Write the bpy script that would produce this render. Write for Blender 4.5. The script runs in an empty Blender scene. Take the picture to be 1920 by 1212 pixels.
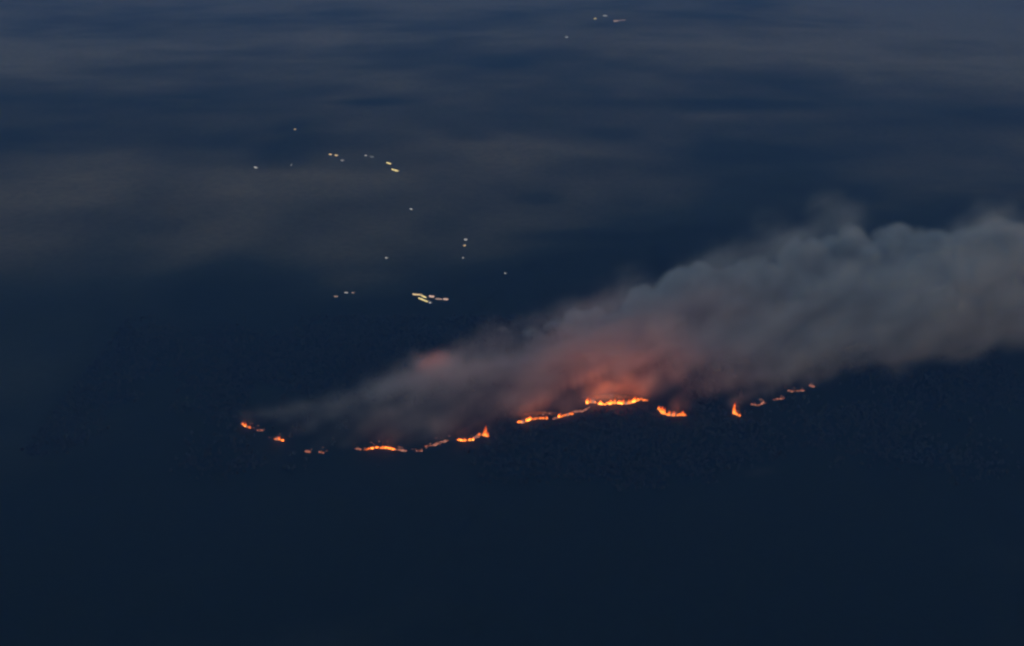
import bpy, bmesh, math, random
import numpy as np
from mathutils import Vector

random.seed(7)
RNG = np.random.default_rng(11)
scene = bpy.context.scene
COL = scene.collection
R = math.radians

# ------------------------------------------------------------------ camera
CAM_H = 2000.0
PITCH = 19.0
VFOV = 26.0
cam_data = bpy.data.cameras.new("camera")
cam_data.sensor_fit = 'VERTICAL'
cam_data.angle_y = R(VFOV)
cam_data.clip_start = 1.0
cam_data.clip_end = 120000.0
cam = bpy.data.objects.new("camera", cam_data)
cam.location = (0, 0, CAM_H)
cam.rotation_euler = (R(90 - PITCH), 0, 0)
COL.objects.link(cam)
scene.camera = cam

# ------------------------------------------------------------------ sky and sun (after sunset, blue hour)
SUN_EL, SUN_ROT = 2.5, 120.0
world = bpy.data.worlds.new("World")
scene.world = world
world.use_nodes = True
wn = world.node_tree
bg = wn.nodes["Background"]
sky = wn.nodes.new("ShaderNodeTexSky")
sky.sky_type = 'NISHITA'
sky.sun_disc = False
sky.sun_elevation = R(SUN_EL)
sky.sun_rotation = R(SUN_ROT)
sky.altitude = 0
sky.air_density = 1.0
sky.dust_density = 2.0
sky.ozone_density = 1.1
wn.links.new(sky.outputs[0], bg.inputs[0])
bg.inputs[1].default_value = 0.135

sun_data = bpy.data.lights.new("sun", 'SUN')
sun_data.energy = 0.02
sun_data.angle = R(10)
sun_data.color = (1.0, 0.82, 0.68)
sun = bpy.data.objects.new("sun", sun_data)
sa, se = R(SUN_ROT), R(SUN_EL)
sdir = Vector((math.sin(sa) * math.cos(se), math.cos(sa) * math.cos(se), math.sin(se)))
sun.rotation_euler = sdir.to_track_quat('Z', 'Y').to_euler()
sun.location = (3000, -1000, 4000)
COL.objects.link(sun)

vs = scene.view_settings
vs.view_transform = 'Standard'
vs.look = 'None'
vs.exposure = 1.3
vs.gamma = 1.0
vs.use_curve_mapping = False
cy = scene.cycles
cy.use_denoising = True
cy.max_bounces = 3
cy.diffuse_bounces = 0
cy.glossy_bounces = 1
cy.volume_bounces = 2
cy.transparent_max_bounces = 16
cy.volume_step_rate = 3.0
cy.volume_max_steps = 512
cy.sample_clamp_indirect = 4.0
cy.filter_width = 2.6
cy.use_adaptive_sampling = True
cy.adaptive_threshold = 0.02
cy.adaptive_min_samples = 24
cy.use_light_tree = False

# ------------------------------------------------------------------ helpers
F_PX = 606.0 / math.tan(R(VFOV / 2))


def ray(u, v):
    """Direction through pixel (u, v) of the 1920 x 1212 photograph."""
    x, y = (u - 960.0) / F_PX, (606.0 - v) / F_PX
    p = R(PITCH)
    return Vector((x, math.cos(p) + y * math.sin(p), -math.sin(p) + y * math.cos(p)))


def on_ground(u, v, z=0.0):
    d = ray(u, v)
    t = (z - CAM_H) / d.z
    return Vector((d.x * t, d.y * t, z))


def px_size(p):
    """Metres per photograph pixel at a point."""
    d = Vector(p) - Vector((0, 0, CAM_H))
    return d.dot(ray(960, 606).normalized()) / F_PX


def tag(o, label=None, cat=None, group=None, kind=None):
    if label: o["label"] = label
    if cat: o["category"] = cat
    if group: o["group"] = group
    if kind: o["kind"] = kind
    return o


def link(name, data, parent=None, mat=None):
    o = bpy.data.objects.new(name, data)
    COL.objects.link(o)
    if parent is not None:
        o.parent = parent
    if mat is not None and data is not None and not data.materials:
        data.materials.append(mat)
    return o


def new_mat(name):
    m = bpy.data.materials.new(name)
    m.use_nodes = True
    nt = m.node_tree
    nt.nodes.clear()
    out = nt.nodes.new("ShaderNodeOutputMaterial")
    return m, nt, out


def N(nt, kind, **kw):
    n = nt.nodes.new(kind)
    for k, v in kw.items():
        if k in n.inputs:
            n.inputs[k].default_value = v
        else:
            setattr(n, k, v)
    return n


def ramp(nt, stops, interp='LINEAR'):
    n = nt.nodes.new("ShaderNodeValToRGB")
    cr = n.color_ramp
    cr.interpolation = interp
    while len(cr.elements) < len(stops):
        cr.elements.new(0.5)
    for e, (p, c) in zip(cr.elements, stops):
        e.position = p
        e.color = (*c, 1) if len(c) == 3 else c
    return n


def smooth(x):
    x = np.clip(x, 0, 1)
    return x * x * (3 - 2 * x)


# ------------------------------------------------------------------ materials
def mat_ground():
    m, nt, out = new_mat("woodland and fields")
    L = nt.links
    geo = N(nt, "ShaderNodeNewGeometry")
    # land cover (woodland 0 .. dry open field 1) is stored on the sheet's points
    lc = N(nt, "ShaderNodeAttribute", attribute_name="land_cover")
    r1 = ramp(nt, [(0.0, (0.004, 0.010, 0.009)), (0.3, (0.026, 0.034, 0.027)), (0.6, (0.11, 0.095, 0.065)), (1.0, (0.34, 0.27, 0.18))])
    L.new(lc.outputs["Fac"], r1.inputs[0])
    # tree canopy mottling
    n2 = N(nt, "ShaderNodeTexNoise", Scale=0.02, Detail=2.0, Roughness=0.7)
    L.new(geo.outputs["Position"], n2.inputs["Vector"])
    mr2 = N(nt, "ShaderNodeMapRange")
    mr2.inputs[1].default_value = 0.3; mr2.inputs[2].default_value = 0.7
    mr2.inputs[3].default_value = 0.85; mr2.inputs[4].default_value = 1.15
    L.new(n2.outputs[0], mr2.inputs[0])
    mx = N(nt, "ShaderNodeVectorMath", operation='SCALE')
    L.new(r1.outputs[0], mx.inputs[0]); L.new(mr2.outputs[0], mx.inputs["Scale"])
    b = N(nt, "ShaderNodeBsdfPrincipled", Roughness=0.95)
    b.inputs["Specular IOR Level"].default_value = 0.1
    L.new(mx.outputs[0], b.inputs["Base Color"])
    bu = N(nt, "ShaderNodeBump", Strength=0.3, Distance=6.0)
    L.new(n2.outputs[0], bu.inputs["Height"])
    L.new(bu.outputs[0], b.inputs["Normal"])
    L.new(b.outputs[0], out.inputs[0])
    return m


def mat_plain(name, c, rough=0.8, var=0.25, scale=0.3):
    m, nt, out = new_mat(name)
    L = nt.links
    tc = N(nt, "ShaderNodeTexCoord")
    n = N(nt, "ShaderNodeTexNoise", Scale=scale, Detail=3.0)
    L.new(tc.outputs["Object"], n.inputs["Vector"])
    r = ramp(nt, [(0.3, tuple(x * (1 - var) for x in c)), (0.7, tuple(x * (1 + var) for x in c))])
    L.new(n.outputs[0], r.inputs[0])
    b = N(nt, "ShaderNodeBsdfPrincipled", Roughness=rough)
    L.new(r.outputs[0], b.inputs["Base Color"])
    L.new(b.outputs[0], out.inputs[0])
    return m


def mat_glow(name, c, s):
    m, nt, out = new_mat(name)
    L = nt.links
    tc = N(nt, "ShaderNodeTexCoord")
    n = N(nt, "ShaderNodeTexNoise", Scale=0.4, Detail=2.0)
    L.new(tc.outputs["Object"], n.inputs["Vector"])
    mr = N(nt, "ShaderNodeMapRange")
    mr.inputs[1].default_value = 0.3; mr.inputs[2].default_value = 0.7
    mr.inputs[3].default_value = 0.6 * s; mr.inputs[4].default_value = 1.4 * s
    L.new(n.outputs[0], mr.inputs[0])
    e = N(nt, "ShaderNodeEmission")
    e.inputs[0].default_value = (*c, 1)
    L.new(mr.outputs[0], e.inputs[1])
    L.new(e.outputs[0], out.inputs[0])
    return m


def mat_flame(name, gain, pale=0.0):
    """Hot yellow at the foot, orange above, dim red and ragged at the tip."""
    m, nt, out = new_mat(name)
    L = nt.links
    tc = N(nt, "ShaderNodeTexCoord")
    sep = N(nt, "ShaderNodeSeparateXYZ")
    L.new(tc.outputs["Generated"], sep.inputs[0])
    geo = N(nt, "ShaderNodeNewGeometry")
    n = N(nt, "ShaderNodeTexNoise", Scale=0.12, Detail=1.0)
    L.new(geo.outputs["Position"], n.inputs["Vector"])
    mr = N(nt, "ShaderNodeMapRange")
    mr.inputs[1].default_value = 0.25; mr.inputs[2].default_value = 0.75
    mr.inputs[3].default_value = -0.22; mr.inputs[4].default_value = 0.22
    L.new(n.outputs[0], mr.inputs[0])
    ad = N(nt, "ShaderNodeMath", operation='ADD')
    L.new(sep.outputs[2], ad.inputs[0]); L.new(mr.outputs[0], ad.inputs[1])
    p = pale
    r = ramp(nt, [(0.0, (1.0, 0.30 + .3 * p, 0.05 + .45 * p)), (0.28, (1.0, 0.18 + .3 * p, 0.016 + .35 * p)),
                  (0.6, (0.75, 0.085 + .2 * p, 0.006 + .2 * p)), (1.0, (0.34, 0.03, 0.004))])
    L.new(ad.outputs[0], r.inputs[0])
    st = N(nt, "ShaderNodeMapRange")
    st.inputs[1].default_value = 0.1; st.inputs[2].default_value = 0.9
    st.inputs[3].default_value = gain; st.inputs[4].default_value = gain * 0.22
    L.new(ad.outputs[0], st.inputs[0])
    e = N(nt, "ShaderNodeEmission")
    L.new(r.outputs[0], e.inputs[0]); L.new(st.outputs[0], e.inputs[1])
    tr = N(nt, "ShaderNodeBsdfTransparent")
    fa = N(nt, "ShaderNodeMapRange")
    fa.inputs[1].default_value = 0.35; fa.inputs[2].default_value = 1.0
    fa.inputs[3].default_value = 0.0; fa.inputs[4].default_value = 0.95
    L.new(ad.outputs[0], fa.inputs[0])
    mx = N(nt, "ShaderNodeMixShader")
    L.new(fa.outputs[0], mx.inputs[0]); L.new(e.outputs[0], mx.inputs[1]); L.new(tr.outputs[0], mx.inputs[2])
    L.new(mx.outputs[0], out.inputs[0])
    return m


def mat_smoke(name, color, gain):
    m, nt, out = new_mat(name)
    v = N(nt, "ShaderNodeVolumePrincipled")
    v.inputs["Color"].default_value = (*color, 1)
    v.inputs["Density"].default_value = gain
    v.inputs["Anisotropy"].default_value = 0.1
    nt.links.new(v.outputs[0], out.inputs["Volume"])
    return m


def mat_haze(color, density):
    m, nt, out = new_mat("dusk haze")
    m.cycles.volume_sampling = 'DISTANCE'
    v = N(nt, "ShaderNodeVolumePrincipled")
    v.inputs["Color"].default_value = (*color, 1)
    v.inputs["Density"].default_value = density
    v.inputs["Anisotropy"].default_value = 0.0
    nt.links.new(v.outputs[0], out.inputs["Volume"])
    return m


M_GROUND = mat_ground()
M_WALL = mat_plain("rendered wall", (0.42, 0.40, 0.36))
M_ROOF = mat_plain("dark tiled roof", (0.10, 0.085, 0.075))
M_WARM = mat_glow("warm lit window", (1.0, 0.72, 0.36), 0.9)
M_YELLOW = mat_glow("yellow lit window", (1.0, 0.80, 0.32), 1.1)
M_WHITE = mat_glow("white lit window", (0.95, 0.92, 0.86), 0.55)
M_PINK = mat_glow("rosy lit window", (1.0, 0.66, 0.50), 0.6)
M_HOT = mat_flame("hot flame", 3.4)
M_FLAME = mat_flame("orange flame", 1.1)
M_PALE = mat_flame("pale flame", 0.34, 0.6)
M_EMBER = mat_glow("ember bed", (1.0, 0.22, 0.02), 0.28)
M_EMBER_DIM = mat_glow("dying ember bed", (1.0, 0.26, 0.06), 0.08)


# ------------------------------------------------------------------ ground
def hill_height(x, y):
    h = 26 * np.sin(x / 1900 + 0.6) * np.sin(y / 2300 + 1.1)
    h += 14 * np.sin(x / 760 + y / 1100) * np.sin(y / 690 - 0.4)
    far = smooth((np.abs(y - 5200) - 1500) / 2500)      # level floor round the fire
    far = np.maximum(far, smooth((np.abs(x) - 2200) / 1500))
    return h * far * 2.2


def value_noise(x, y, seed):
    rng = np.random.default_rng(seed)
    g = rng.random((64, 64))
    i, j = np.floor(x).astype(int), np.floor(y).astype(int)
    f, h = x - i, y - j
    f, h = f * f * (3 - 2 * f), h * h * (3 - 2 * h)
    a = g[i % 64, j % 64] * (1 - f) + g[(i + 1) % 64, j % 64] * f
    b = g[i % 64, (j + 1) % 64] * (1 - f) + g[(i + 1) % 64, (j + 1) % 64] * f
    return a * (1 - h) + b * h


def land_cover(x, y):
    """Woodland round the fire and up the near slope, dry farmland beyond, broken by woods."""
    n = sum(value_noise(x / s + 7 * k, y / (s * 1.1) + 3 * k, 20 + k) * w
            for k, (s, w) in enumerate(((2600, .5), (1100, .28), (520, .16), (240, .10)))) / 1.04
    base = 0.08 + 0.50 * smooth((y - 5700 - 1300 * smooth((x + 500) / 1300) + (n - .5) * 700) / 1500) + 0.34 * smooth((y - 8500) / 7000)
    c = base + (n - 0.5) * 1.3 * smooth((y - 5500) / 2500) + (n - 0.5) * 1.9 * smooth((7500 - y) / 2500)
    band = value_noise(x / 1700 + y / 5000, y / 420, 31) + 0.5 * value_noise(x / 800, y / 190 + x / 3000, 32) - 0.75
    c = c + band * 0.10 * smooth((y - 6500) / 3000)
    for (u, v, du, dv, w) in PATCHES:
        p, q, r = on_ground(u, v), on_ground(u + du, v), on_ground(u, v - dv)
        d = np.sqrt(((x - p.x) / (q.x - p.x)) ** 2 + ((y - p.y) / (r.y - p.y)) ** 2) + (n - .5) * 0.9
        c = c + w * smooth((1.3 - d) / 1.1)
    return np.clip(c, 0, 1)


def ground_z(x, y):
    return float(hill_height(np.array(float(x)), np.array(float(y))))


# broad woods (negative) and open tracts (positive) laid over the noise
PATCHES = [(1420, 310, 190, 75, -.30), (1400, 430, 260, 60, -.35), (1110, 520, 230, 55, -.30), (545, 280, 70, 45, -.26),
           (440, 520, 150, 60, -.25), (900, 600, 330, 40, -.3), (640, 470, 150, 75, .12), (760, 170, 280, 60, .06), (960, 340, 260, 50, .12),
           (690, 535, 110, 28, .25), (1100, 440, 170, 16, -.22), (880, 255, 60, 14, -.2), (1150, 238, 60, 14, -.2), (1010, 360, 50, 14, -.2),
           (1310, 195, 230, 12, -.18), (930, 120, 70, 14, -.15), (700, 190, 80, 9, -.2), (830, 420, 70, 30, -.15), (1430, 883, 16, 6, .5)]


def build_ground():
    xs = np.concatenate([np.linspace(-45000, -9000, 20)[:-1], np.linspace(-9000, 9000, 261), np.linspace(9000, 45000, 20)[1:]])
    ys = np.concatenate([np.linspace(-12000, 1000, 16)[:-1], np.linspace(1000, 22000, 360), np.linspace(22000, 70000, 26)[1:]])
    X, Y = np.meshgrid(xs, ys)
    Z = hill_height(X, Y)
    nx, ny = len(xs), len(ys)
    verts = np.stack([X.ravel(), Y.ravel(), Z.ravel()], 1)
    i = np.arange(nx * ny).reshape(ny, nx)
    faces = np.stack([i[:-1, :-1].ravel(), i[:-1, 1:].ravel(), i[1:, 1:].ravel(), i[1:, :-1].ravel()], 1)
    me = bpy.data.meshes.new("ground")
    me.from_pydata(verts.tolist(), [], faces.tolist())
    me.polygons.foreach_set("use_smooth", np.ones(len(faces), dtype=bool))
    me.attributes.new("land_cover", 'FLOAT', 'POINT').data.foreach_set("value", land_cover(X.ravel(), Y.ravel()).astype(np.float32))
    o = link("ground", me, None, M_GROUND)
    tag(o, "dark wooded land with paler open fields fading into the distance", "ground", kind="structure")


def ground_at(u, v):
    p = on_ground(u, v)
    for _ in range(6):
        p = on_ground(u, v, ground_z(p.x, p.y))
    return p


build_ground()

# ------------------------------------------------------------------ woodland (too many and too far off to count)
def build_forest(count):
    rng = np.random.default_rng(3)
    M = mat_plain("woodland crowns", (0.0065, 0.0115, 0.0095), 0.95, 0.4, 0.02)
    seg = 6
    tv, tf = [], []
    for var in range(5):
        prof = [(0.0, 0.05), (0.16, 0.07), (0.22, 0.5), (0.55, 0.62), (0.84, 0.36), (1.0, 0.04)] if var < 3 else \
               [(0.0, 0.05), (0.12, 0.06), (0.15, 0.42), (0.5, 0.26), (0.8, 0.12), (1.0, 0.02)]
        v = []
        for t, r in prof:
            for k in range(seg):
                a = 2 * math.pi * k / seg
                j = rng.uniform(0.65, 1.3)
                v.append((r * j * math.cos(a), r * j * math.sin(a), t + rng.uniform(-.05, .05) * (0.1 < t < 1)))
        tv.append(np.array(v))
    f = []
    for q in range(5):
        for k in range(seg):
            f.append((q * seg + k, q * seg + (k + 1) % seg, (q + 1) * seg + (k + 1) % seg, (q + 1) * seg + k))
    tf = np.array(f)
    x = rng.uniform(-1700, 2000, count * 4)
    y = rng.uniform(3050, 5900, count * 4)
    keep = value_noise(x / 330, y / 420, 77) + 0.5 * value_noise(x / 90, y / 110, 78) + rng.uniform(-.25, .25, len(x)) > 0.72 + 0.9 * smooth((4450 - y) / 500)
    x, y = x[keep], y[keep]
    near = np.zeros(len(x), bool)          # nothing is left standing in the flames
    for lab_poly in FIRES:
        pts = [ground_at(*q) for q in lab_poly[2]]
        for a, b in zip(pts[:-1], pts[1:]):
            for t in np.linspace(0, 1, max(2, int((b - a).length / 15))):
                p = a.lerp(b, t)
                near |= (np.abs(x - p.x) < 22) & (y > p.y - 55) & (y < p.y + 420)
    x, y = x[~near][:count], y[~near][:count]
    n = len(x)
    kind = rng.integers(0, 5, n)
    h = rng.uniform(7, 16, n)
    w = h * rng.uniform(0.55, 0.9, n)
    nv = 6 * seg
    base = np.stack([tv[k] for k in kind])
    co = base * np.stack([w, w, h], 1)[:, None, :] + np.stack([x, y, hill_height(x, y)], 1)[:, None, :]
    faces = (tf[None] + (np.arange(n) * nv)[:, None, None]).reshape(-1, 4)
    me = bpy.data.meshes.new("forest")
    me.vertices.add(n * nv)
    me.vertices.foreach_set("co", co.astype(np.float32).ravel())
    me.loops.add(len(faces) * 4)
    me.loops.foreach_set("vertex_index", faces.astype(np.int32).ravel())
    me.polygons.add(len(faces))
    me.polygons.foreach_set("loop_start", np.arange(0, len(faces) * 4, 4, dtype=np.int32))
    me.update(calc_edges=True)
    o = link("forest", me, None, M)
    tag(o, "dark scattered woodland on the land round the fire", "forest", kind="stuff")
    print("trees", n, "faces", len(faces))


# ------------------------------------------------------------------ fires
def tongue_mesh(seed):
    rnd = random.Random(seed)
    bm = bmesh.new()
    rings, seg = 5, 6
    lean = rnd.uniform(0.12, 0.45)
    wob = rnd.uniform(-0.12, 0.12)
    allr = []
    for k in range(rings):
        t = k / (rings - 1)
        rad = 0.5 * (1 - t) ** 0.75 * (0.72 + 0.9 * t * (1 - t)) + 0.01
        cx = lean * t ** 1.4 + wob * math.sin(t * 5.5)
        cyy = 0.15 * math.sin(t * 4 + seed)
        ring = []
        for s in range(seg):
            a = 2 * math.pi * s / seg
            rr = rad * rnd.uniform(0.75, 1.25)
            ring.append(bm.verts.new((cx + rr * math.cos(a), cyy + rr * math.sin(a) * 0.8, t)))
        allr.append(ring)
    for a, b in zip(allr[:-1], allr[1:]):
        for s in range(seg):
            bm.faces.new((a[s], a[(s + 1) % seg], b[(s + 1) % seg], b[s]))
    bm.faces.new(allr[-1])
    me = bpy.data.meshes.new("flame")
    bm.to_mesh(me); bm.free()
    me.polygons.foreach_set("use_smooth", np.ones(len(me.polygons), dtype=bool))
    return me


def ember_mesh(pts, half, seed):
    """A ragged glowing strip of burning ground, lying along the fire's line."""
    rnd = random.Random(seed)
    bm = bmesh.new()
    lo, hi = [], []
    n = len(pts)
    for k, p in enumerate(pts):
        t = k / max(1, n - 1)
        w = half * (0.35 + math.sin(math.pi * min(max(t, .04), .96))) * rnd.uniform(0.6, 1.2)
        lo.append(bm.verts.new((p.x, p.y - w, 0.35)))
        hi.append(bm.verts.new((p.x + rnd.uniform(-2, 2), p.y + w, 0.9)))
    for k in range(n - 1):
        bm.faces.new((lo[k], lo[k + 1], hi[k + 1], hi[k]))
    me = bpy.data.meshes.new("ember_bed")
    bm.to_mesh(me); bm.free()
    return me


TONGUES = {}
for key, mat in (("hot", M_HOT), ("mid", M_FLAME), ("pale", M_PALE)):
    TONGUES[key] = []
    for s in range(6):
        me = tongue_mesh(s * 3 + 1)
        me.materials.append(mat)
        TONGUES[key].append(me)


POWER = {"hot": 3.2e4, "mid": 1.8e4}


def fire(name, label, poly, height, step, kind, group, tall=None, cat="fire"):
    """poly: pixels of the photograph along the fire's foot; height, step in metres."""
    rnd = random.Random(label)
    pts = [ground_at(*q) for q in poly]
    if len(pts) == 1:
        pts.append(pts[0] + Vector((step * 0.8, -2, 0)))
    root = link(name, None)
    base = pts[len(pts) // 2].copy()
    root.location = base
    tag(root, label, cat, group)
    # resample
    line = []
    for a, b in zip(pts[:-1], pts[1:]):
        n = max(1, int((b - a).length / step))
        for k in range(n):
            line.append(a.lerp(b, k / n))
    line.append(pts[-1])
    loc = [p - base for p in line]
    for k, p in enumerate(loc):
        t = k / max(1, len(loc) - 1)
        if len(loc) > 4 and 0 < k < len(loc) - 1 and rnd.random() < (0.3 if kind == "pale" else 0.05):
            continue
        h = height * rnd.choice((rnd.uniform(0.3, 0.8), rnd.uniform(0.6, 1.5)))
        if tall:
            h *= tall(t)
        look = kind
        if kind != "pale" and rnd.random() < 0.4:
            look = rnd.choice(("hot", "mid", "mid", "pale"))
        f = link("flame", rnd.choice(TONGUES[look]), root)
        f.location = (p.x + rnd.uniform(-2, 2), p.y + rnd.uniform(-4, 4), 0.2)
        w = step * rnd.uniform(1.1, 1.9)
        f.scale = (w, w * 0.8, h)
        f.rotation_euler = (0, 0, rnd.uniform(-0.5, 0.5))
    for _ in range(3 + len(loc) // 3):                     # spot flames left burning behind the edge
        p = rnd.choice(loc)
        f = link("flame", rnd.choice(TONGUES["pale"]), root)
        f.location = (p.x + rnd.gauss(0, 14), p.y + abs(rnd.gauss(6, 26)), 0.2)
        w = rnd.uniform(2.0, 4.5)
        f.scale = (w, w, rnd.uniform(2.5, 6.5))
    em = ember_mesh([p + Vector((0, 0, 0)) for p in ([loc[0] - Vector((step, 0, 0))] + loc + [loc[-1] + Vector((step, 0, 0))])], 4.2, len(line))
    link("ember_bed", em, root, M_EMBER_DIM if kind == "pale" else M_EMBER)
    if kind != "pale":
        span = (line[-1] - line[0]).length
        n = max(1, int(span / 45))
        for k in range(n):
            p = loc[int((k + 0.5) / n * len(loc))]
            firelight(root, p.x, p.y, height * 0.7 + 4, POWER[kind] * height / 20 * max(0.5, min(1.0, span / n / 45)))
    return base


def firelight(root, x, y, z, watts, radius=12.0):
    """The light a burning stretch throws on the smoke and ground round it."""
    li = bpy.data.lights.new("firelight", 'POINT')
    li.energy = watts
    li.color = (1.0, 0.145, 0.018)
    li.shadow_soft_size = radius
    o = link("firelight", li, root)
    o.location = (x, y, z)


G_FRONT = "fires along the burning front"
FIRES = [
    ("fire", "small dim fire at the far tip of the burning line", [(455, 797), (468, 803)], 12, 6, "mid", None),
    ("fire", "tiny pale fire just below the tip of the burning line", [(484, 807), (492, 808)], 7, 6, "pale", None),
    ("fire", "small round orange fire alone on the curving edge", [(516, 824), (530, 826)], 15, 7, "hot", None),
    ("fire", "tiny pale fire at the lowest bend, brighter of two specks", [(573, 847), (580, 849)], 7, 6, "pale", None),
    ("fire", "faint fire speck at the lowest bend, dimmer of two", [(600, 849), (605, 850)], 5, 6, "pale", None),
    ("fire", "tiny pale fire just before the long low orange streak", [(668, 842), (676, 844)], 7, 6, "pale", None),
    ("fire", "long low orange fire streak, brightest on the lower bend", [(686, 844), (702, 840), (722, 841), (740, 844)], 10, 7, "hot", lambda t: 0.4 + 1.1 * math.sin(math.pi * t)),
    ("fire", "short rosy fire trailing off the long orange streak", [(742, 844), (760, 846)], 7, 6, "pale", None),
    ("fire", "faint fire speck between two streaks on the lower bend", [(782, 846), (790, 846)], 5, 6, "pale", None),
    ("fire", "short rosy fire where the line starts climbing", [(799, 837), (812, 836), (822, 833)], 9, 7, "pale", None),
    ("fire", "dim low fire glowing under brown smoke on the climb", [(826, 830), (838, 827)], 6, 7, "pale", None),
    ("fire", "stubby bright yellow fire below the tall flaring fire", [(860, 826), (872, 827), (886, 825)], 14, 7, "hot", None),
    ("fire", "low fire link joining stubby fire to flaring fire", [(888, 823), (897, 820)], 8, 7, "pale", None),
    ("fire", "tall flaring fire at the end of the climbing group", [(898, 816), (906, 817), (914, 819)], 34, 8, "mid", lambda t: 0.8 + 0.5 * math.sin(math.pi * t)),
    ("fire", "bright fire starting the long winding flame front", [(972, 792), (980, 794), (992, 789)], 22, 8, "hot", None),
    ("fire", "low rosy fire ledge beside the winding front's bright start", [(994, 787), (1012, 785), (1024, 786)], 12, 8, "mid", None),
    ("fire", "small gap fire between two ledges of winding front", [(1038, 786), (1046, 785)], 6, 6, "pale", None),
    ("fire", "orange fire halfway up the winding flame front", [(1048, 783), (1060, 780), (1072, 777)], 14, 8, "mid", None),
    ("fire", "dim stepped fire climbing toward the bright crest", [(1078, 773), (1092, 772), (1104, 765)], 8, 8, "pale", None),
    ("fire", "bright yellow fire under the glowing orange smoke", [(1102, 757), (1112, 755), (1134, 759)], 20, 8, "hot", lambda t: 1.3 - 0.8 * t),
    ("fire", "longest brightest fire streak at the crest of the front", [(1140, 758), (1156, 757), (1174, 758), (1190, 754)], 24, 8, "hot", lambda t: 0.7 + 0.6 * t),
    ("fire", "short ragged fire closing the crest of the front", [(1192, 752), (1203, 750), (1212, 751)], 13, 8, "mid", None),
    ("fire", "hook shaped fire standing apart under dark smoke", [(1236, 768), (1242, 776), (1258, 780), (1284, 780)], 27, 8, "mid", lambda t: 0.7 + 0.5 * t),
    ("fire", "narrow upright fire alone between smoke gaps", [(1376, 776), (1386, 780)], 36, 7, "mid", lambda t: 1.1 - 0.4 * t),
    ("fire", "twin pale fire specks on the line's upper rise", [(1411, 759), (1420, 761), (1434, 756)], 9, 7, "pale", None),
    ("fire", "very faint fire thread past the pale specks", [(1452, 750), (1468, 748)], 4, 7, "pale", None),
    ("fire", "thin faint fire streak near the end of line", [(1480, 734), (1506, 733)], 5, 8, "pale", None),
    ("fire", "tiny pale fire where the line meets thick smoke", [(1519, 724), (1526, 726)], 10, 7, "pale", None),
]
build_forest(14000)
for nm, lab, poly, h, st, kd, tl in FIRES:
    fire(nm, lab, poly, h, st, kd, G_FRONT, tl)


def glow_bed(label, u, v, half_x, half_y, strength, seed, lamps, watts, high):
    """Glow source under the smoke: a ragged glowing bed with low flames and point lamps."""
    rnd = random.Random(seed)
    base = ground_at(u, v)
    root = link("fire", None)
    root.location = base
    tag(root, label, "fire", G_FRONT)
    rings, seg = 8, 28
    bm = bmesh.new()
    c = bm.verts.new((0, 0, 0.8))
    heat = [1.0]
    prev = None
    edge = [rnd.uniform(0.75, 1.15) for _ in range(seg)]
    for k in range(1, rings + 1):
        t = k / rings
        ring = []
        for s in range(seg):
            a = 2 * math.pi * s / seg
            e = (edge[s] + edge[(s + 1) % seg]) / 2
            ring.append(bm.verts.new((half_x * t * e * math.cos(a), half_y * t * e * math.sin(a), 0.8 - 0.5 * t)))
            heat.append(max(0.0, 1 - t) ** 1.3)
        for s in range(seg):
            if prev is None:
                bm.faces.new((c, ring[s], ring[(s + 1) % seg]))
            else:
                bm.faces.new((prev[s], ring[s], ring[(s + 1) % seg], prev[(s + 1) % seg]))
        prev = ring
    me = bpy.data.meshes.new("ember_bed")
    bm.to_mesh(me); bm.free()
    me.attributes.new("ember_heat", 'FLOAT', 'POINT').data.foreach_set("value", heat)
    m, nt, out = new_mat("smoke glow bed")
    m.cycles.emission_sampling = 'FRONT_BACK'
    L = nt.links
    at = N(nt, "ShaderNodeAttribute", attribute_name="ember_heat")
    geo = N(nt, "ShaderNodeNewGeometry")
    n = N(nt, "ShaderNodeTexNoise", Scale=0.035, Detail=2.0)
    L.new(geo.outputs["Position"], n.inputs["Vector"])
    mr = N(nt, "ShaderNodeMapRange")
    mr.inputs[1].default_value = 0.35; mr.inputs[2].default_value = 0.7
    mr.inputs[3].default_value = 0.1 * strength; mr.inputs[4].default_value = 2.0 * strength
    L.new(n.outputs[0], mr.inputs[0])
    mu = N(nt, "ShaderNodeMath", operation='MULTIPLY')
    L.new(at.outputs["Fac"], mu.inputs[0]); L.new(mr.outputs[0], mu.inputs[1])
    e = N(nt, "ShaderNodeEmission")
    e.inputs[0].default_value = (1.0, 0.21, 0.035, 1)
    L.new(mu.outputs[0], e.inputs[1])
    L.new(e.outputs[0], out.inputs[0])
    link("ember_bed", me, root, m)
    for k in range(lamps):
        firelight(root, half_x * (2 * (k + .5) / lamps - 1) * .6, 0, high, watts / lamps, 0.8 * high)
    for _ in range(int(half_x * half_y / 500)):
        f = link("flame", rnd.choice(TONGUES["pale"]), root)
        a, t = rnd.uniform(0, 6.283), math.sqrt(rnd.random()) * 0.6
        f.location = (half_x * t * math.cos(a), half_y * t * math.sin(a), 0.6)
        w = rnd.uniform(5, 9)
        f.scale = (w, w, rnd.uniform(4, 11))
    return base


glow_bed("burning ground glowing dull red through smoke on the back flank", 815, 704, 90, 40, 0.10, 3, 2, 1.05e5, 60)
glow_bed("added orange glow source in the smoke behind the crest", 1146, 745, 120, 36, 0.20, 4, 4, 6.0e5, 36)  # bed, flames and lamps added to strengthen the orange glow above the crest
glow_bed("added glow source lighting brown smoke behind the winding front", 1015, 776, 70, 25, 0.08, 5, 2, 2.2e4, 36)  # added bed and lamps that only warm the smoke here


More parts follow.
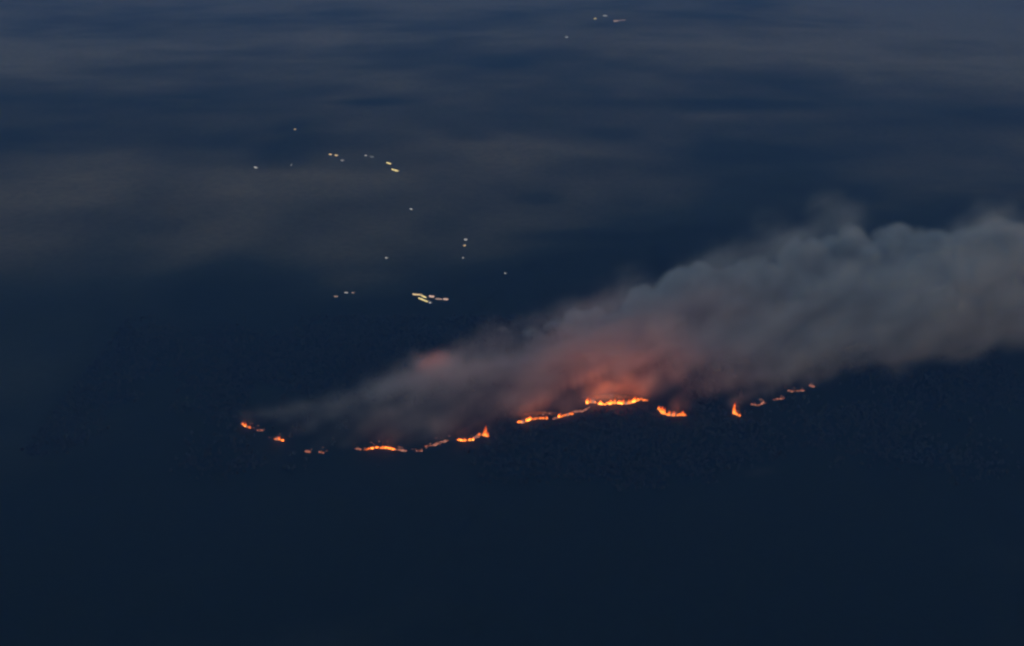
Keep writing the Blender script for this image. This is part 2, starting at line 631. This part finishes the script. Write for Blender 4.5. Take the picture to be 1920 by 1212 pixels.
# ------------------------------------------------------------------ smoke (voxel density grown from drifting puffs)
def fbm(shape, cells, octaves=3, seed=0, gain=0.5):
    rng = np.random.default_rng(seed)
    out = np.zeros(shape, np.float32)
    amp, tot = 1.0, 0.0
    for o in range(octaves):
        cs = [max(2, int(round(c * 2 ** o))) for c in cells]
        g = rng.standard_normal([c + 3 for c in cs]).astype(np.float32)
        for ax in range(3):
            n = shape[ax]
            t = np.linspace(0, cs[ax], n, dtype=np.float32)
            i = np.minimum(t.astype(int), cs[ax])
            f = t - i
            f = f * f * (3 - 2 * f)
            sl = [None] * 3
            sl[ax] = slice(None)
            f = f[tuple(sl)]
            g = np.take(g, i, axis=ax) * (1 - f) + np.take(g, i + 1, axis=ax) * f
        out += amp * g
        tot += amp * amp
        amp *= gain
    return out / math.sqrt(tot)


def smoke_object(name, label, lo, hi, vox, puffs, heads, mat, seed, warp=1.0, erode=1.2):
    lo, hi = np.array(lo, float), np.array(hi, float)
    shape = tuple(int(v) for v in np.ceil((hi - lo) / vox))
    hi = lo + (np.array(shape) - 1) * vox
    ax = [lo[k] + vox * np.arange(shape[k], dtype=np.float32) for k in range(3)]
    size = hi - lo
    cells = [size[k] / 260.0 for k in range(3)]
    wx, wy, wz = [fbm(shape, cells, 3, seed + k) * 16 * warp for k in range(3)]
    D = np.zeros(shape, np.float32)
    fine = fbm(shape, [size[k] / 85.0 for k in range(3)], 2, seed + 5, 0.6)
    def splat(D, puffs):
        for (px, py, pz, r, q, edge) in puffs:
            m = r + 70 * warp
            sl = []
            for k, c in enumerate((px, py, pz)):
                a = max(0, int((c - m - lo[k]) / vox)); b = min(shape[k], int((c + m - lo[k]) / vox) + 2)
                sl.append(slice(a, max(a, b)))
            sl = tuple(sl)
            if any(s.stop <= s.start for s in sl):
                continue
            d2 = ((ax[0][sl[0]][:, None, None] + wx[sl] - px) ** 2
                  + (ax[1][sl[1]][None, :, None] + wy[sl] - py) ** 2
                  + (1.15 * (ax[2][sl[2]][None, None, :] + wz[sl] - pz)) ** 2)
            w = smooth((1 - np.sqrt(d2) / r + 0.15 * fine[sl]) / edge) * q
            D[sl] = np.maximum(D[sl], w)

    def clear_border(D, n):
        for k in range(3):
            e = [slice(None)] * 3
            e[k] = slice(0, n); D[tuple(e)] = 0
            e[k] = slice(-n, None); D[tuple(e)] = 0

    splat(D, puffs)
    clear_border(D, 5)
    # trails settle into one another; the rounded heads on top stay firm
    for _ in range(2):
        for k in range(3):
            D = 0.5 * D + 0.25 * (np.roll(D, 1, k) + np.roll(D, -1, k))
    # streaks drawn out along the climbing wind
    tall = int(shape[0] * 0.42) + 1
    big = fbm((shape[0], shape[1], shape[2] + tall), [size[0] / 330.0, size[1] / 200.0, (size[2] + tall * vox) / 130.0], 4, seed + 9, 0.55)
    tex = np.stack([big[k, :, tall - int(0.42 * k):][:, :shape[2]] for k in range(shape[0])])
    D *= np.clip(1 + erode * tex, 0.06, 2.3)
    splat(D, heads)
    D *= np.clip(1 + 0.3 * tex, 0.3, 1.6)
    clear_border(D, 1)
    n = D.size
    me = bpy.data.meshes.new(name)
    me.vertices.add(n)
    at = me.attributes.new("smoke_density", 'FLOAT', 'POINT')
    at.data.foreach_set("value", np.ascontiguousarray(D.transpose(2, 1, 0)).ravel())
    o = link(name, me)
    me.materials.append(mat)
    ng = bpy.data.node_groups.new(name + " volume", 'GeometryNodeTree')
    ng.interface.new_socket("Geometry", in_out='INPUT', socket_type='NodeSocketGeometry')
    ng.interface.new_socket("Geometry", in_out='OUTPUT', socket_type='NodeSocketGeometry')
    gi = ng.nodes.new("NodeGroupInput"); go = ng.nodes.new("NodeGroupOutput")
    L = ng.links
    pos = ng.nodes.new("GeometryNodeInputPosition")
    sub = ng.nodes.new("ShaderNodeVectorMath"); sub.operation = 'SUBTRACT'
    sub.inputs[1].default_value = lo.tolist()
    L.new(pos.outputs[0], sub.inputs[0])
    div = ng.nodes.new("ShaderNodeVectorMath"); div.operation = 'SCALE'
    div.inputs["Scale"].default_value = 1.0 / vox
    L.new(sub.outputs[0], div.inputs[0])
    sep = ng.nodes.new("ShaderNodeSeparateXYZ")
    L.new(div.outputs[0], sep.inputs[0])

    def to_int(sock):
        f = ng.nodes.new("FunctionNodeFloatToInt"); f.rounding_mode = 'ROUND'
        L.new(sock, f.inputs[0])
        return f.outputs[0]

    def imath(op, a, b):
        nd = ng.nodes.new("FunctionNodeIntegerMath"); nd.operation = op
        for s, v in ((nd.inputs[0], a), (nd.inputs[1], b)):
            if isinstance(v, int):
                s.default_value = v
            else:
                L.new(v, s)
        return nd.outputs[0]
    ix, iy, iz = (to_int(sep.outputs[k]) for k in range(3))
    idx = imath('ADD', ix, imath('MULTIPLY', imath('ADD', iy, imath('MULTIPLY', iz, shape[1])), shape[0]))
    na = ng.nodes.new("GeometryNodeInputNamedAttribute"); na.data_type = 'FLOAT'
    na.inputs["Name"].default_value = "smoke_density"
    si = ng.nodes.new("GeometryNodeSampleIndex"); si.data_type = 'FLOAT'; si.domain = 'POINT'; si.clamp = True
    L.new(gi.outputs[0], si.inputs["Geometry"])
    L.new(na.outputs[0], si.inputs["Value"])
    L.new(idx, si.inputs["Index"])
    vc = ng.nodes.new("GeometryNodeVolumeCube")
    L.new(si.outputs[0], vc.inputs["Density"])
    vc.inputs["Min"].default_value = lo.tolist()
    vc.inputs["Max"].default_value = hi.tolist()
    for k, a in enumerate(("Resolution X", "Resolution Y", "Resolution Z")):
        vc.inputs[a].default_value = shape[k]
    sm = ng.nodes.new("GeometryNodeSetMaterial")
    sm.inputs["Material"].default_value = mat
    L.new(vc.outputs[0], sm.inputs[0])
    L.new(sm.outputs[0], go.inputs[0])
    md = o.modifiers.new("smoke volume", 'NODES')
    md.node_group = ng
    tag(o, label, "smoke", kind="stuff")
    print(name, shape, n, "max", float(D.max()), "filled", float((D > 0.01).mean()))
    return o


WIND = Vector((1.0, 0.36, 0.0)).normalized()


def trail(rnd, base, q, r0, grow, rise, length, edge, spread=0.45, fade=900.0, dens=0.55, s0=0.0, lift=0.0):
    """Puffs that leave a source, swell and climb as they drift down the wind."""
    out = []
    s = s0
    while s < length:
        r = r0 + grow * s
        z = rise * s ** 0.86 + 0.4 * r0 + lift * (1 - math.exp(-s / 55.0))
        c = base + WIND * s
        for _ in range(2):
            j = [max(-1.2, min(1.2, rnd.gauss(0, 1))) * spread * r for _ in range(3)]
            rr = r * rnd.uniform(0.6, 1.15)
            out.append((c.x + j[0], c.y + j[1], max(z + j[2] * 0.8, 0.25 * rr), rr, q * rnd.uniform(0.7, 1.2) / (1 + s / fade), edge))
        s += r * dens
    return out


def build_smoke():
    rnd = random.Random(5)
    vox = 13.0
    puffs, heads = [], []
    # far flank of the burn, hidden under its own smoke
    back = [(466, 797, .16), (500, 782, .24), (560, 765, .28), (620, 750, .26), (690, 732, .24), (760, 715, .24),
            (830, 700, .28), (900, 690, .5), (980, 676, .65), (1060, 664, .7), (1150, 668, .8), (1240, 664, .9), (1340, 660, 1.0),
            (1440, 656, 1.0), (1540, 650, 1.0), (1650, 644, 1.0)]
    for u, v, q in back:
        q *= 0.62 + 0.38 * min(1.0, max(0.0, (u - 850) / 300))
        puffs += trail(rnd, ground_at(u, v), q, 26, 0.07, 0.19, 2600, 0.55, spread=0.32)
    # the visible front
    front = [(462, 799, .3, 12), (522, 823, .3, 14), (578, 845, .22, 16), (640, 842, .2, 16), (700, 838, .34, 18), (725, 838, .4, 18), (760, 842, .36, 18),
             (812, 834, .4, 20), (840, 828, .42, 20), (875, 822, .42, 18), (908, 814, .55, 20),
             (978, 788, .6, 24), (1010, 780, .6, 26), (1055, 776, .6, 26), (1100, 760, .6, 30), (1130, 748, .7, 36),
             (1160, 745, .7, 38), (1195, 744, .7, 34), (1260, 776, .6, 22), (1285, 776, .6, 22), (1381, 774, .55, 16),
             (1425, 757, .55, 18), (1490, 733, .6, 22), (1526, 722, .7, 24), (1600, 700, .8, 28), (815, 704, .36, 30)]
    for u, v, q, r0 in front:
        q *= 0.48 + 0.18 * min(1.0, max(0.0, (u - 880) / 100))
        puffs += trail(rnd, ground_at(u, v) + Vector((0, 0.45 * r0, 0)), q, r0, 0.10, 0.42, 2000, 0.65, fade=900, spread=0.38, lift=1.9 * r0, s0=0.2 * r0)
    # thin smoke filling the burnt ground inside the line
    for u, v, q in [(530, 800, .12), (570, 815, .12), (600, 790, .16), (640, 815, .14), (680, 780, .16), (700, 815, .14), (760, 770, .18),
                    (760, 810, .14), (830, 760, .2), (830, 800, .16), (900, 745, .24), (900, 780, .2), (970, 735, .28), (1040, 720, .32), (1100, 710, .34)]:
        puffs += trail(rnd, ground_at(u, v), q * 0.45, 30, 0.08, 0.34, 1100, 0.9, fade=700)
    # smoke over the glow beds, dense puffs added to catch and localise their light
    for u, v, dy, rx, n, q in [(815, 694, 0, 100, 18, .45), (1146, 743, 20, 130, 26, 1.1), (1146, 728, 30, 120, 14, .6), (1150, 700, 30, 110, 14, .6)]:
        p = ground_at(u, v)
        for _ in range(n):
            r = rnd.uniform(30, 55)
            puffs.append((p.x + rnd.uniform(-rx, rx), p.y + dy + rnd.uniform(-35, 35), rnd.uniform(20, 75), r, q * rnd.uniform(.7, 1.2), .8))
    # rounded heads along the top of the plume
    for u, v, r, Y, q in [(640, 722, 16, 5500, .16), (700, 700, 22, 5550, .2), (745, 682, 26, 5600, .28), (790, 668, 30, 5650, .36), (832, 662, 32, 5650, .4), (880, 658, 28, 5700, .4),
                          (925, 646, 24, 5700, .36), (965, 634, 28, 5700, .4), (1005, 628, 26, 5650, .45), (1050, 616, 32, 5700, .6), (1105, 600, 42, 5700, 1.2), (1165, 596, 34, 5650, 1.2), (1215, 564, 44, 5700, 1.4),
                          (1250, 570, 44, 5600, 1.4), (1300, 538, 52, 5700, 1.4), (1350, 550, 48, 5600, 1.4), (1425, 530, 64, 5700, 1.4), (1490, 540, 56, 5600, 1.4), (1545, 490, 66, 5700, 1.4),
                          (1640, 480, 70, 5700, 1.3), (1740, 480, 74, 5700, 1.2), (1850, 470, 80, 5700, 1.0)]:
        d = ray(u, v + 12)
        p = Vector((0, 0, CAM_H)) + d * (Y / d.y)
        rm = r * px_size(p)
        heads.append((p.x + rnd.gauss(0, .15) * rm, p.y + rnd.uniform(-60, 60), p.z - .1 * rm, rm * rnd.uniform(.95, 1.2), q * .9, 0.6))
        for _ in range(16):
            a, b, t = rnd.uniform(0, 6.283), rnd.uniform(-0.7, 1.2), rnd.uniform(.5, 1.15)
            heads.append((p.x + rm * math.cos(a) * math.cos(b) * t * 1.2, p.y + rm * math.sin(a) * math.cos(b) * t, p.z + rm * math.sin(b) * t * .6,
                          rm * rnd.uniform(.22, .7), q * rnd.uniform(.6, 1.1), 0.5))
    print("puffs", len(puffs))
    m = mat_smoke("wildfire smoke", (0.74, 0.755, 0.78), 0.024)
    smoke_object("smoke", "broad grey smoke plume drifting off the burning line", (-1250, 4000, -78), (2350, 6400, 860), vox, puffs, heads, m, 40)


build_smoke()


# ------------------------------------------------------------------ lit buildings
def box_mesh(name, x0, x1, y0, y1, z0, z1):
    me = bpy.data.meshes.new(name)
    v = [(x, y, z) for z in (z0, z1) for y in (y0, y1) for x in (x0, x1)]
    f = [(0, 2, 3, 1), (4, 5, 7, 6), (0, 1, 5, 4), (2, 6, 7, 3), (0, 4, 6, 2), (1, 3, 7, 5)]
    me.from_pydata(v, [], f)
    return me


def building(name, label, cat, u, v, length, depth, eave, yaw, mat, n_win, wf=0.72, group="lit buildings across the dark land"):
    p = ground_at(u, v)
    root = link(name, None)
    root.location = (p.x, p.y, p.z - 0.3)
    root.rotation_euler = (0, 0, R(yaw))
    tag(root, label, cat, group)
    hl, hd = length / 2, depth / 2
    link("wall", box_mesh("wall", -hl, hl, -hd, hd, 0, eave), root, M_WALL)
    ridge = eave + depth * 0.22
    ov = 0.6
    me = bpy.data.meshes.new("roof")
    a = [(-hl - ov, -hd - ov, eave + .02), (hl + ov, -hd - ov, eave + .02), (hl + ov, hd + ov, eave + .02), (-hl - ov, hd + ov, eave + .02),
         (-hl - ov, 0, ridge), (hl + ov, 0, ridge)]
    me.from_pydata(a, [], [(0, 1, 5, 4), (2, 3, 4, 5), (0, 4, 3), (1, 2, 5), (0, 3, 2, 1)])
    link("roof", me, root, M_ROOF)
    pitch = length / n_win
    w = pitch * wf
    wm = box_mesh("window", -w / 2, w / 2, -0.12, 0.05, 0, eave * 0.72)
    wm.materials.append(mat)
    for k in range(n_win):
        wo = link("window", wm, root)
        wo.location = (-hl + pitch * (k + 0.5), -hd - 0.02, eave * 0.16)
    return root


BUILD = [
    # settlement just beyond the fire
    ("lit_shed", "long shed with rosy yellow windows, upper streak of the bright hamlet", "shed", 783, 553, 46, 12, 6, -12, M_WARM, 7),
    ("lit_shed", "yellow lit shed continuing the hamlet's upper streak", "shed", 796, 557, 36, 11, 6, -48, M_YELLOW, 5),
    ("lit_shed", "long yellow lit shed below the hamlet's upper streak", "shed", 795, 563, 70, 12, 6, -50, M_YELLOW, 9),
    ("lit_house", "small white lit house ending the hamlet's lower streak", "house", 807, 568, 14, 9, 5, -40, M_WHITE, 2),
    ("lit_house", "broad rosy lit house in the middle of the hamlet", "house", 810, 557, 24, 14, 9, -15, M_PINK, 3),
    ("lit_house", "dim rosy house between the two bright hamlet houses", "house", 823, 561, 30, 10, 4, -15, M_PINK, 4),
    ("lit_house", "pale lit house at the far end of the hamlet", "house", 836, 562, 22, 12, 8, -10, M_PINK, 3),
    ("lit_house", "dim house low beside the faint pair left of the hamlet", "house", 630, 556, 18, 9, 3, -8, M_PINK, 2),
    ("lit_house", "brighter house of the faint pair left of the hamlet", "house", 649, 549, 18, 9, 3.4, -8, M_WHITE, 2),
    ("lit_house", "dimmer house of the faint pair left of the hamlet", "house", 662, 549, 14, 9, 2.6, -8, M_PINK, 2),
    # lights in a column above
    ("lit_house", "white lit house at the top of the three in column", "house", 873, 450, 16, 10, 6, -10, M_WHITE, 2),
    ("lit_house", "dim warm house in the middle of three in column", "house", 870, 461, 12, 10, 6, 40, M_WARM, 2),
    ("lit_house", "faint small house at the foot of three in column", "house", 869, 484, 10, 9, 4, -40, M_WHITE, 1),
    ("lit_house", "lone faint house on dark ground above the smoke", "house", 948, 513, 10, 9, 4, -40, M_WHITE, 1),
    ("lit_house", "lone white house on pale land above the bright hamlet", "house", 725, 484, 16, 10, 4.5, -40, M_WHITE, 2),
    ("lit_barn", "lone bright white barn between farm lights and column", "barn", 772, 393, 26, 11, 7, -58, M_WHITE, 3),
    # farm lights farther out
    ("lit_barn", "yellow lit barn, upper of the bright farm pair", "barn", 730, 307, 44, 14, 8, -45, M_YELLOW, 5),
    ("lit_barn", "long yellow lit barn, lower of the bright farm pair", "barn", 742, 320, 70, 14, 8, -50, M_YELLOW, 7),
    ("lit_house", "small whitish house left of the bright yellow farm pair", "house", 686, 292, 16, 10, 5, -20, M_WHITE, 2),
    ("lit_house", "very faint house trailing the small whitish house", "house", 697, 294, 30, 10, 2.2, -20, M_WHITE, 3),
    ("lit_house", "first of the pale roadside pair beside dark wood", "house", 620, 290, 24, 12, 6, -25, M_WARM, 3),
    ("lit_house", "second of the pale roadside pair, slightly brighter", "house", 631, 292, 24, 12, 7, -25, M_WARM, 3),
    ("lit_house", "dim house just below the pale roadside pair", "house", 642, 301, 22, 10, 5, -30, M_WHITE, 2),
    ("lit_house", "faint lone house high on the far plain", "house", 553, 243, 16, 10, 4.5, -20, M_WARM, 2),
    ("lit_house", "barely visible house below the faint lone house", "house", 546, 310, 10, 8, 3, -10, M_WHITE, 1),
    ("lit_barn", "bright white barn at the left end of the farm lights", "barn", 480, 315, 26, 11, 8, -35, M_WHITE, 3),
    # the most distant group
    ("lit_barn", "whitish lit barn topmost of the most distant group", "barn", 1135, 30, 48, 14, 9, -25, M_WHITE, 4),
    ("lit_barn", "wide pale lit barn lowest of the most distant group", "barn", 1155, 40, 62, 16, 10, 18, M_PINK, 5),
    ("lit_barn", "faint low barn trailing from the wide pale barn", "barn", 1167, 38, 60, 14, 4, 0, M_PINK, 4),
    ("lit_house", "dim greenish yellow house beside the most distant barns", "house", 1116, 35, 30, 14, 6, -10, M_YELLOW, 2),
    ("lit_house", "tiny far house set apart below the distant group", "house", 1063, 70, 30, 12, 7, -10, M_WHITE, 2),
]
for args in BUILD:
    building(*args)


# ------------------------------------------------------------------ haze
def build_haze():
    me = box_mesh("haze", -60000, 60000, -20000, 90000, -120, 2060)
    o = link("haze", me, None, mat_haze((0.10, 0.30, 0.81), 4.4e-5))
    tag(o, "blue grey dusk haze over the whole land", "haze", kind="stuff")


build_haze()
